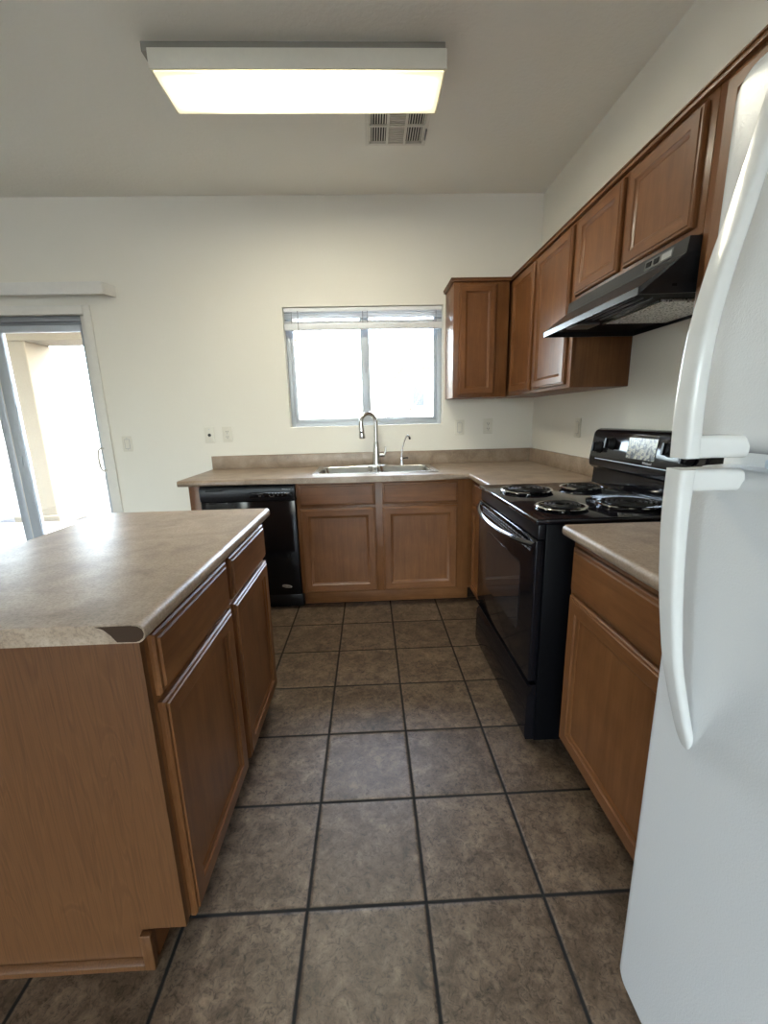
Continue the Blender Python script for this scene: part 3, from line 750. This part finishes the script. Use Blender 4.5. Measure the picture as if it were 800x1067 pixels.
# burners
def burner(x, y, r):
    b = mk_b = None
    bm = bmn(); z = .9170
    lathe(bm, (x, y, z), [(r+.003, .0105), (r-.006, .004), (r*.55, .001), (.012, .001)], n=40, cap0=False); dp = mk('drip_pan', bm, 'black_gloss', ct)
    bm = bmn(); lathe(bm, (x, y, z), [(r+.006, 0), (r+.013, .0055), (r+.0155, .010), (r+.012, .0125), (r+.0025, .0115)], n=40, cap0=False, cap1=False); mk('trim_ring', bm, 'chrome', dp, label='bright chrome ring round the burner')
    bm = bmn(); turns = 4 if r > .085 else 3.2; N = int(turns*28); pts = []
    for k in range(N+1):
        a = 2*PI*k/28; rr = .022+(r-.014-.022)*k/N; pts.append((x+rr*math.cos(a), y+rr*math.sin(a), z+.0155))
    tube(bm, pts, .0046, 6)
    mk('coil', bm, 'coil', dp)
    bm = bmn()
    for q in range(3):
        a = q*2*PI/3+.3; tube(bm, [(x, y, z+.008), (x+(r-.004)*math.cos(a), y+(r-.004)*math.sin(a), z+.0085)], .003, 6)
    mk('support', bm, 'chrome', dp)
burner(-.540, -1.360, .106); burner(-.545, -1.745, .083); burner(-.262, -1.335, .083); burner(-.268, -1.735, .106)

# ------------------------------------------------------------------ upper cabinets
UZ0, UZ1, UD = 1.398, 2.138, -.295
t = thing('wall_cabinet', 'single door wooden wall cabinet right of the window', 'cabinet', (-.5, -.15, UZ0))
carcass(t, '-Y', UD, -.003, -.690, -.3155, UZ0, UZ1)
front('door', t, '-Y', UD, -.655, -.402, UZ0+.018, UZ1-.016, False)
t = thing('wall_cabinet', 'tall two door wooden wall cabinet in the corner left of the range hood', 'cabinet', (-.15, -.75, UZ0))
carcass(t, '-X', UD, -.003, -1.209, -.0035, UZ0, UZ1)
front('door', t, '-X', UD-.0005, -.705, -.335, UZ0+.018, UZ1-.016, False); front('door', t, '-X', UD-.0005, -1.170, -.752, UZ0+.018, UZ1-.016, False)
t = thing('wall_cabinet', 'short two door wooden wall cabinet above the range hood', 'cabinet', (-.15, -1.6, 1.78))
carcass(t, '-X', UD, -.003, -1.981, -1.2105, 1.778, UZ1)
front('door', t, '-X', UD-.0005, -1.562, -1.222, 1.803, UZ1-.016, False); front('door', t, '-X', UD-.0005, -1.950, -1.600, 1.803, UZ1-.016, False)
t = thing('wall_cabinet', 'wooden wall cabinet nearest the fridge partly hidden by its door', 'cabinet', (-.15, -2.3, UZ0))
carcass(t, '-X', UD, -.003, -2.58, -1.9825, UZ0, UZ1)
front('door', t, '-X', UD-.0005, -2.555, -2.022, UZ0+.018, UZ1-.016, False)
# crown molding strip
bm = bmn(); zc = UZ1+.0005
def crown(o0): return [(o0*.0, zc), (o0*1.0, zc), (o0*1.0, zc+.006), (o0*.75, zc+.010), (o0*.6, zc+.018), (o0*0, zc+.018)]
B(bm, -.704, -.309, -.309, -.003, zc, zc+.014, .0015); B(bm, -.710, -.309, -.315, -.003, zc+.014, zc+.020, .0015)
B(bm, -.309, -.003, -2.58, -.003, zc, zc+.014, .0015); B(bm, -.315, -.003, -2.58, -.003, zc+.014, zc+.020, .0015)
tag(mk('cabinet_top_molding', bm, 'wood_y'), 'thin wooden molding running along the tops of the wall cabinets', 'molding')

# ------------------------------------------------------------------ range hood
HY0, HY1 = -1.975, -1.214; HX = -.440; HL = -1.935
t = thing('range_hood', 'black under cabinet range hood above the stove', 'range hood', (-.2, -1.6, 1.63))
bm = bmn(); th = .004
outer = [(-.006, 1.775), (-.326, 1.775), (-.332, 1.730), (HX, 1.650), (HX, 1.628)]
inner = [(HX+th, 1.628), (HX+th, 1.648), (-.328, 1.726), (-.322, 1.770), (-.010, 1.770), (-.010, 1.628), (-.006, 1.628)]
def hy(x, z, near): return (HL if x < -.4 else HY0) if near else HY1
loft(bm, [[Vector((x, hy(x, z, True), z)) for x, z in outer+inner], [Vector((x, HY1, z)) for x, z in outer+inner]])
side = [(-.006, 1.775), (-.326, 1.775), (-.332, 1.730), (HX, 1.650), (HX, 1.628), (-.006, 1.628)]
loft(bm, [[Vector((x, hy(x, z, True)-.0005, z)) for x, z in side], [Vector((x, hy(x, z, True)+.0045, z)) for x, z in side]]); prism(bm, [(x, HY1-.0045, z) for x, z in side], (0, .005, 0))
sh = mk('shell', bm, 'hood', t, False)
bm = bmn(); prism(bm, [(HX+.006, HL+.008, 1.648), (-.34, HY0+.03, 1.648), (-.012, HY0+.008, 1.648), (-.012, HY1-.006, 1.648), (HX+.006, HY1-.006, 1.648)], (0, 0, .007)); mk('bottom_pan', bm, 'black_flat', t)
bm = bmn(); B(bm, -.285, -.02, -1.80, -1.46, 1.636, 1.6475, .003); mk('grease_filter', bm, 'filter', t, label='silver mesh grease filter')
bm = bmn(); B(bm, -.288, -.283, -1.81, -1.45, 1.634, 1.6475); mk('filter_rail', bm, 'steel', t)
bm = bmn(); 
for k in range(3): B(bm, -.385+k*.03, -.380+k*.03, -1.82, -1.50, 1.643, 1.6478)
mk('vent_ribs', bm, 'alu_dark', t)
bm = bmn(); B(bm, -.40, -.30, -1.46, -1.36, 1.634, 1.6475, .004); mk('light_lens', bm, 'lens', t)
fd2 = Vector((.006, 0, .045)).normalized(); fn2 = Vector((-.045, 0, .006)).normalized()
def onhood(y, s, off=0): return Vector((-.332, y, 1.730))+fd2*s+fn2*off
bm = bmn(); loft(bm, [rrect(onhood(-1.845, .0225, .0003), Y_, fd2, .135, .028, .002), rrect(onhood(-1.845, .0225, .002), Y_, fd2, .135, .028, .002)]); swp = mk('switch_panel', bm, 'lens', sh, label='grey switch plate')
for y in (-1.800, -1.838):
    bm = bmn(); loft(bm, [rrect(onhood(y, .0225, .0021), Y_, fd2, .026, .018, .002), rrect(onhood(y, .0225, .005), Y_, fd2, .022, .014, .002)]); mk('rocker_switch', bm, 'black_flat', swp)
bm = bmn(); loft(bm, [rrect(onhood(-1.885, .0225, .0021), Y_, fd2, .045, .018, .001), rrect(onhood(-1.885, .0225, .0026), Y_, fd2, .045, .018, .001)]); mk('rating_plate', bm, 'cord', swp)

# ------------------------------------------------------------------ refrigerator
FY0, FY1 = -3.38, -2.618; FX = -.755
t = thing('refrigerator', 'white top freezer refrigerator with pebbled doors at right edge', 'refrigerator', (-.39, -3.01, 0))
bm = bmn(); B(bm, -.685, -.03, FY0+.004, FY1-.004, .035, 1.728, .006); mk('cabinet_body', bm, 'fridge', t)
bm = bmn(); B(bm, -.66, -.05, FY0+.03, FY1-.03, 0.0, .034, .003); mk('base_grille', bm, 'rubber', t)
def fr_door(name, z0, z1):
    cy, w = (FY0+FY1)/2, FY1-FY0; cz, h = (z0+z1)/2, z1-z0; bm = bmn(); L = []
    r = .026
    L.append(rrect((-.693, cy, cz), Y_, Z_, w, h, .030, 5))
    for k in range(7):
        a = k/6*PI/2; ins = r*(1-math.cos(a)); L.append(rrect((FX+r-r*math.sin(a), cy, cz), Y_, Z_, w-2*ins, h-2*ins, max(.014, .040-ins), 5))
    loft(bm, L); d = mk(name, bm, 'fridge', t)
    bm = bmn(); B(bm, -.6925, -.6855, FY0+.012, FY1-.012, z0+.012, z1-.012); mk('gasket', bm, 'rubber', d)
    return d
fz = fr_door('freezer_door', 1.214, 1.738); fd_ = fr_door('fridge_door', .014, 1.190)
HYc = -2.715
def bow(parent, prof, sgn):
    """curved grip: thick root near the door split, tapering to a tip on the door; prof is (height, outer face X)"""
    P = [Vector((x, 0, z)) for z, x in prof]; pts = []
    for i in range(len(P)-1):                      # Catmull-Rom through the profile
        a, b, c, d = P[max(i-1, 0)], P[i], P[i+1], P[min(i+2, len(P)-1)]
        for k in range(5):
            u = k/5; pts.append(.5*((2*b)+(c-a)*u+(2*a-5*b+4*c-d)*u*u+(3*b-a-3*c+d)*u**3))
    pts.append(P[-1]); bm = bmn(); L = []; n = len(pts)
    for k, p in enumerate(pts):
        t_ = (pts[min(k+1, n-1)]-pts[max(k-1, 0)]).normalized(); N_ = Vector((abs(t_.z), 0, -t_.x*(1 if t_.z > 0 else -1)))
        u = k/(n-1); th = .024-.010*u; w = .038*(1-.2*u*u) if u < .9 else .038*.84*(1-(u-.9)/.1*.5)
        L.append(rrect(p+N_*th/2+Y_*HYc, Y_, N_, w, th, .007, 4))
    loft(bm, L); h = mk('handle', bm, 'fridge_smooth', parent)
    z0 = prof[0][0]; za, zb = sorted((z0, z0+sgn*.032)); bm = bmn()
    loft(bm, [rrect((prof[0][1]+.016, HYc, (za+zb)/2), Y_, Z_, .036, zb-za, .005, 3), rrect((FX-.03, HYc+.002, (za+zb)/2), Y_, Z_, .040, zb-za, .006, 3), rrect((FX+.004, HYc+.004, (za+zb)/2), Y_, Z_, .062, zb-za, .010, 3)])
    mk('handle_foot', bm, 'fridge_smooth', h); return h
bow(fz, [(1.209, -.834), (1.29, -.836), (1.38, -.831), (1.46, -.817), (1.53, -.800), (1.60, -.784), (1.67, -.769), (1.712, -.759)], 1)
bow(fd_, [(1.193, -.837), (1.115, -.836), (1.02, -.828), (.94, -.817), (.865, -.803), (.76, -.773), (.695, -.750)], -1)
bm = bmn(); B(bm, -.742, -.66, FY1-.26, FY1-.14, 1.196, 1.209, .003); mk('hinge', bm, 'bluegrey', t, label='pale blue grey hinge between the doors')

# ------------------------------------------------------------------ ceiling light and vent
t = thing('ceiling_light', 'boxy fluorescent ceiling light with glowing diffuser', 'ceiling light', (-1.515, -1.13, HC))
LX0, LX1, LY0, LY1 = -2.125, -.912, -1.235, -.968
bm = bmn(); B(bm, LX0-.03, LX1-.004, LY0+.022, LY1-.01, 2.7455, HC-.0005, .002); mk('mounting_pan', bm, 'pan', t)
bm = bmn(); zb = 2.674
B(bm, LX0, LX1, LY0, LY0+.012, zb, 2.745, .003); B(bm, LX0, LX1, LY1-.012, LY1, zb, 2.745, .003); B(bm, LX0, LX0+.012, LY0+.012, LY1-.012, zb, 2.745, .003); B(bm, LX1-.012, LX1, LY0+.012, LY1-.012, zb, 2.745, .003); B(bm, LX0+.012, LX1-.012, LY0+.012, LY1-.012, 2.737, 2.745)
mk('housing', bm, 'fixture', t)
bm = bmn(); B(bm, LX0+.013, LX1-.013, LY0+.013, LY1-.013, 2.669, 2.678, .002); mk('diffuser', bm, 'diffuser', t)
t = thing('ceiling_vent', 'white square air vent in the ceiling beside the light', 'vent', (-1.085, -.70, HC))
VX0, VX1, VY0, VY1 = -1.25, -.915, -.88, -.552
zv = HC-.0005
bm = bmn(); B(bm, VX0+.03, VX1-.03, VY0+.03, VY1-.03, HC-.004, zv); mk('backing', bm, 'slot', t)
bm = bmn()
for a in (VX0, VX1-.022): B(bm, a, a+.022, VY0, VY1, HC-.012, zv, .002)
for b in (VY0, VY1-.022): B(bm, VX0+.022, VX1-.022, b, b+.022, HC-.012, zv, .002)
ix0, ix1, iy0, iy1 = VX0+.022, VX1-.022, VY0+.022, VY1-.022; cw = (ix1-ix0)/3; rh = (iy1-iy0)/2
for k in (1, 2): B(bm, ix0+k*cw-.007, ix0+k*cw+.007, iy0, iy1, HC-.012, HC-.004)
B(bm, ix0, ix1, iy0+rh-.006, iy0+rh+.006, HC-.012, HC-.004)
mk('frame', bm, 'trim', t)
for i in range(3):
    for j in range(2):
        bm = bmn(); x0, x1, y0, y1 = ix0+i*cw+.008, ix0+(i+1)*cw-.008, iy0+j*rh+.006, iy0+(j+1)*rh-.006
        if i == 1:
            for k in range(8): y = y0+(y1-y0)*(k+.5)/8; B(bm, x0, x1, y-.0035, y+.0035, HC-.011, HC-.005)
        else:
            for k in range(6): x = x0+(x1-x0)*(k+.5)/6; B(bm, x-.0022, x+.0022, y0, y1, HC-.011, HC-.005)
        mk('louver', bm, 'trim', t, False)
bm = bmn(); B(bm, ix1+.008, ix1+.016, -.70, -.62, HC-.024, HC-.012, .002); mk('damper_lever', bm, 'alu_dark', t)

# ------------------------------------------------------------------ window blind and door valance
t = thing('window_blind', 'white slatted blind pulled up at the top of the window', 'blind', (-1.294, .035, 2.0))
bx0, bx1 = -1.874, -.714
bm = bmn(); B(bm, bx0, bx1, .012, .052, 2.040, 2.068, .003); mk('headrail', bm, 'blind', t)
zsl = [2.028, 2.018, 2.008, 1.998]
bm = bmn()
for z in zsl: B(bm, bx0, bx1, .014, .039, z-.0006, z+.0006)
for k in range(7): B(bm, bx0, bx1, .014, .039, 1.963+k*.0022, 1.9642+k*.0022)
mk('slats', bm, 'blind', t, False)
bm = bmn(); B(bm, bx0-.002, bx1+.002, .008, .046, 1.916, 1.960, .004); mk('bottom_rail', bm, 'blind', t)
for x in (-1.82, -1.30, -1.265, -.76):
    bm = bmn(); tube(bm, [(x, .011, 2.04), (x, .0105, 1.96)], .0022, 6); mk('ladder_cord', bm, 'cord', t)
bm = bmn(); tube(bm, [(-1.772, .004, 2.045), (-1.771, .003, 1.70), (-1.776, .003, 1.45)], .003, 8); mk('tilt_wand', bm, 'cord', t)
t = thing('blind_valance', 'white blind valance above the sliding patio door', 'valance', (-3.9, -.05, 2.15))
bm = bmn(); B(bm, -4.9, -3.072, -.106, -.098, 2.150, 2.228, .002); mk('front_board', bm, 'valance', t)
bm = bmn(); prism(bm, [(-3.080, -.0975, 2.226), (-3.072, -.0975, 2.226), (-3.040, -.001, 2.226), (-3.048, -.001, 2.226)], (0, 0, -.074)); mk('return_board', bm, 'valance', t)
bm = bmn(); B(bm, -4.88, -3.09, -.097, -.001, 2.216, 2.224); mk('top_board', bm, 'valance', t)

# ------------------------------------------------------------------ wall plates
def plate(name, kind, c, axis, label, cat, w=.072, h=.116):
    c = Vector(c); N = -Y_ if axis == 'y' else -X_; U = X_ if axis == 'y' else -Y_
    t = thing(name, label, cat, c)
    def rr(bm, du, dz, w_, h_, o0, o1, r=.003, ins=.002): 
        p = c+U*du+Z_*dz; loft(bm, [rrect(p+N*o0, U, Z_, w_, h_, r), rrect(p+N*(o1-.001), U, Z_, w_, h_, r), rrect(p+N*o1, U, Z_, w_-ins, h_-ins, r)])
    bm = bmn(); rr(bm, 0, 0, w, h, .0004, .006, .004, .006); pl = mk('cover_plate', bm, 'plate', t)
    if kind == 'switch':
        bm = bmn(); rr(bm, 0, 0, .033, .066, .0061, .0085, .002); mk('rocker', bm, 'plate', t)
        bm = bmn(); loft(bm, [rrect(c+N*.0060, U, Z_, .038, .071, .002), rrect(c+N*.0064, U, Z_, .038, .071, .002)]); mk('rocker_gap', bm, 'cord', t)
    elif kind == 'toggle':
        bm = bmn(); rr(bm, 0, 0, .010, .024, .0061, .008, .001); mk('toggle', bm, 'plate', t)
    elif kind == 'outlet':
        for dz in (.0195, -.0195):
            bm = bmn(); rr(bm, 0, dz, .034, .028, .0061, .0082, .012); f = mk('socket', bm, 'plate', t)
            bm = bmn()
            for du in (-.007, .007):
                q = c+U*du+Z_*(dz+.003); loft(bm, [rrect(q+N*.0081, U, Z_, .0028, .010, .0005), rrect(q+N*.0087, U, Z_, .0028, .010, .0005)])
            q = c+Z_*(dz-.008); loft(bm, [circ(q+N*.0081, U, Z_, .0028, 10), circ(q+N*.0087, U, Z_, .0028, 10)])
            mk('slots', bm, 'slot', f, False)
    elif kind == 'coax':
        bm = bmn(); loft(bm, [circ(c+N*.0061, U, Z_, .012, 16), circ(c+N*.009, U, Z_, .012, 16)]); loft(bm, [circ(c+N*.009, U, Z_, .005, 12), circ(c+N*.016, U, Z_, .005, 12)]); mk('jack', bm, 'slot', t, label='dark cable jack')
    for dz in (.042, -.042) if kind in ('toggle', 'coax', 'switch') else (0.0,):
        bm = bmn(); q = c+Z_*dz; loft(bm, [circ(q+N*.0060, U, Z_, .003, 10), circ(q+N*.0070, U, Z_, .003, 10)]); mk('screw', bm, 'alu', t)
    return t
plate('light_switch', 'switch', (-3.121, 0, 1.126), 'y', 'wall switch beside the sliding door casing', 'switch')
plate('cable_jack', 'coax', (-2.497, 0, 1.176), 'y', 'wall plate with dark cable jack left of the outlet', 'wall plate')
plate('wall_outlet', 'outlet', (-2.362, 0, 1.178), 'y', 'double outlet on the back wall left of the window', 'outlet')
plate('light_switch', 'switch', (-.575, 0, 1.186), 'y', 'wall switch right of the window under the wall cabinet', 'switch')
plate('wall_outlet', 'outlet', (-.352, 0, 1.190), 'y', 'double outlet on the back wall near the corner', 'outlet')
plate('wall_outlet', 'switch', (0, -.735, 1.186), 'x', 'wall plate on the right wall left of the stove', 'outlet')
